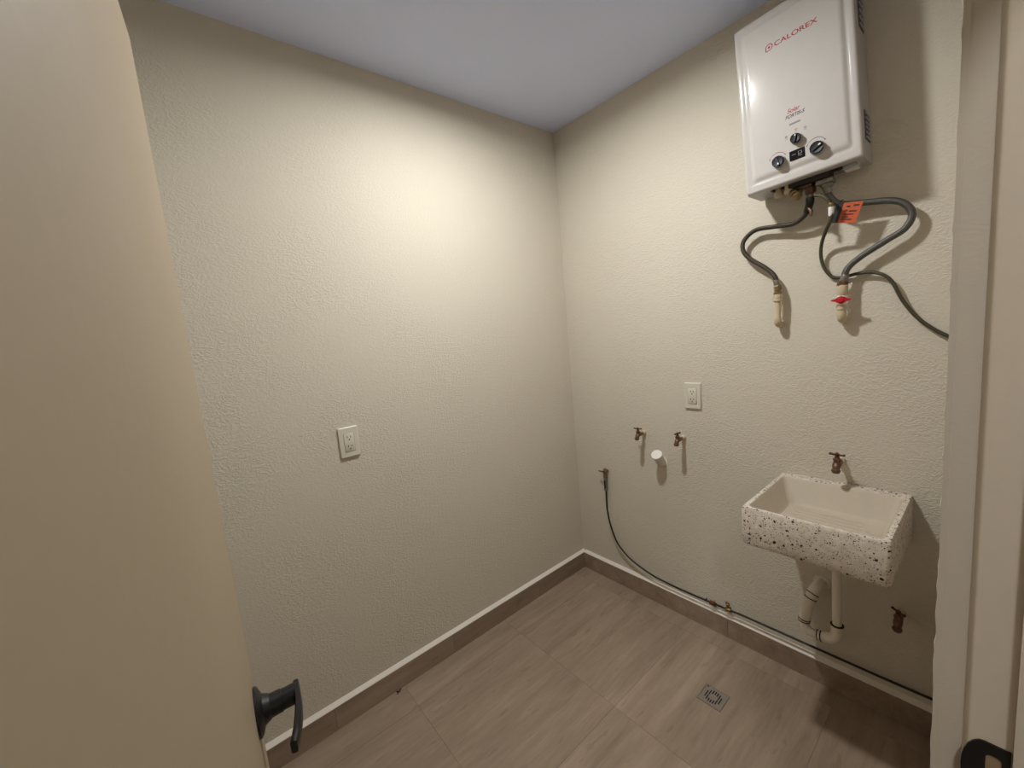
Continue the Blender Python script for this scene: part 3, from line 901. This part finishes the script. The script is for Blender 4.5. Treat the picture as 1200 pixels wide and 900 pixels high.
for k, (A, B) in enumerate(zip(rs[:-1], rs[1:])):
    for i in range(nr):
        f = b.faces.new((A[i], A[(i + 1) % nr], B[(i + 1) % nr], B[i]))
        f.material_index = 1 if k >= 5 else 0
f = b.faces.new(rs[-1]); f.material_index = 1
b.faces.new(rs[0][::-1])
sk = done(b, 'basin', [SPECK, BASIN], e, True, 38)
for i in range(9):     # low washboard ribs on the basin floor
    y = SY0 + .085 + i * .024
    tube('washboard_rib', BASIN, e, [(-.105, y, ZT - .0885), (-.095, y, ZT - .0862), (.02, y, ZT - .0860), (.075, y, ZT - .0862), (.085, y, ZT - .0885)], .0035, 8)
lathe('drain_ring', BASIN, e, [(.020, 0), (.020, .0010), (.015, .0014), (.013, .0006)], (.110, -.16, ZT - .0862), (0, 0, 1), 18)

# trap below the sink
e = empty('drain_trap', (1.225, 0, .2)); tag(e, 'white plastic drain trap with black seals under the sink', 'pipe')
o = Vector((1.225, 0, .2))
V = lambda x, y, z: Vector((x, y, z)) - o
tube('tail_pipe', PVC, e, [V(1.2285, -.085, .652), V(1.2335, -.085, .300)], .0135, 18)
tube('trap_elbow', PVC, e, [V(1.2335, -.085, .318), V(1.2335, -.085, .290), V(1.2300, -.085, .272), V(1.2180, -.085, .258), V(1.2020, -.083, .251), V(1.1820, -.082, .247)], [.0178, .0182, .0185, .0185, .018, .0172], 18, 3)
tube('lower_pipe', PVC, e, [V(1.188, -.082, .2475), V(1.165, -.080, .244), V(1.1480, -.076, .245), V(1.1370, -.072, .256), V(1.1340, -.070, .272), V(1.1355, -.068, .290)], .0160, 18, 3)
tube('upright_pipe', PVC, e, [V(1.1335, -.0695, .276), V(1.1420, -.066, .330), V(1.1500, -.061, .365), V(1.1575, -.050, .392), V(1.1640, -.032, .404), V(1.1690, -.010, .408), V(1.170, .0, .408)], [.0182, .0182, .0182, .0186, .0186, .0186, .0186, .0186, .0186, .019, .019, .019, .019], 18, 2)
def seal(p, d, r, M=RUBBER):
    lathe('seal_ring', M, e, [(r - .002, -.0020), (r, -.0015), (r, .0015), (r - .002, .0020)], p, d, 24)
seal(V(1.2335, -.085, .3185), (0, 0, 1), .0196)
seal(V(1.1880, -.0825, .2478), (1, 0, .15), .0188); seal(V(1.1780, -.0815, .2462), (1, 0, .15), .0188)
lathe('union_ring', PVC, e, [(.0180, -.0035), (.0184, 0), (.0180, .0035)], V(1.183, -.082, .247), (1, 0, .15), 24)
seal(V(1.1345, -.0693, .283), (.15, .05, 1), .0192); seal(V(1.1330, -.0697, .275), (.1, .05, 1), .0192)
seal(V(1.1505, -.0605, .3675), (.25, .35, .9), .0200); seal(V(1.1550, -.054, .383), (.3, .55, .8), .0202)
lathe('wall_escutcheon', PVC, e, [(.027, 0), (.026, .004), (.021, .007)], V(1.170, 0, .408), (0, -1, 0), 24)

# ================================================================== FLOOR DRAIN
e = empty('floor_drain', (.9195, -.3505, 0)); tag(e, 'square steel floor drain with round slotted grate', 'drain')
b = bmesh.new()
hw = .0435
A = [b.verts.new(p) for p in ((-hw, -hw, 0.0001), (hw, -hw, .0001), (hw, hw, .0001), (-hw, hw, .0001))]
B = [b.verts.new((p.co.x * .99, p.co.y * .99, .0016)) for p in A]
C = [b.verts.new((p.co.x * .93, p.co.y * .93, .0016)) for p in A]
D = [b.verts.new((p.co.x * .92, p.co.y * .92, .0010)) for p in A]
for P, Q in ((A, B), (B, C), (C, D)):
    for i in range(4): b.faces.new((P[i], P[(i + 1) % 4], Q[(i + 1) % 4], Q[i]))
b.faces.new(D)
done(b, 'drain_plate', DRAINM, e)
groove = bmesh.new()
for q in ((-.0425, .0425, .0405, .0415), (-.0425, .0425, -.0415, -.0405), (-.0425, -.0415, -.0405, .0405), (.0415, .0425, -.0405, .0405)):
    bm_box(q[0], q[1], q[2], q[3], .0012, .00175, 0, 1, groove)
done(groove, 'rim_groove', DARKIN, e)
for i in range(7):       # slots parallel to the y axis inside a ring, plain centre disc
    x = -.0252 + .0084 * i
    o_ = math.sqrt(max(0, .0300 ** 2 - x * x)); n_ = math.sqrt(max(0, .0135 ** 2 - x * x))
    spans = [(-o_, -n_ - .001), (n_ + .001, o_)] if n_ > 0 else [(-o_, -.0012), (.0012, o_)] if i in (1, 5) else [(-o_, o_)]
    for y0_, y1_ in spans:
        if y1_ - y0_ > .003:
            box('drain_slot', SLOT, e, x - .0021, x + .0021, y0_, y1_, .0008, .00125)
for sx, sy in ((-1, 1), (1, -1)):
    lathe('drain_screw', SLOT if sx < 0 else DRAINM, e, [(.0028, 0), (.0028, .0006)], (sx * .034, sy * .034, .001), (0, 0, 1), 10)

# ================================================================== SCRAP ON THE FLOOR
e = empty('floor_scrap', (.0245, -1.209, 0)); tag(e, 'tiny dark brown scrap on the floor beside left baseboard', 'debris')
tube('scrap_curl', SCRAP, e, [(-.004, -.006, .003), (.003, -.004, .0035), (.006, .002, .007), (.003, .008, .011), (.006, .012, .009)], [.0022, .0030, .0026, .0022, .0014], 8)
tube('scrap_tail', SCRAP, e, [(.003, -.004, .003), (.010, -.009, .002)], [.0024, .0012], 8)
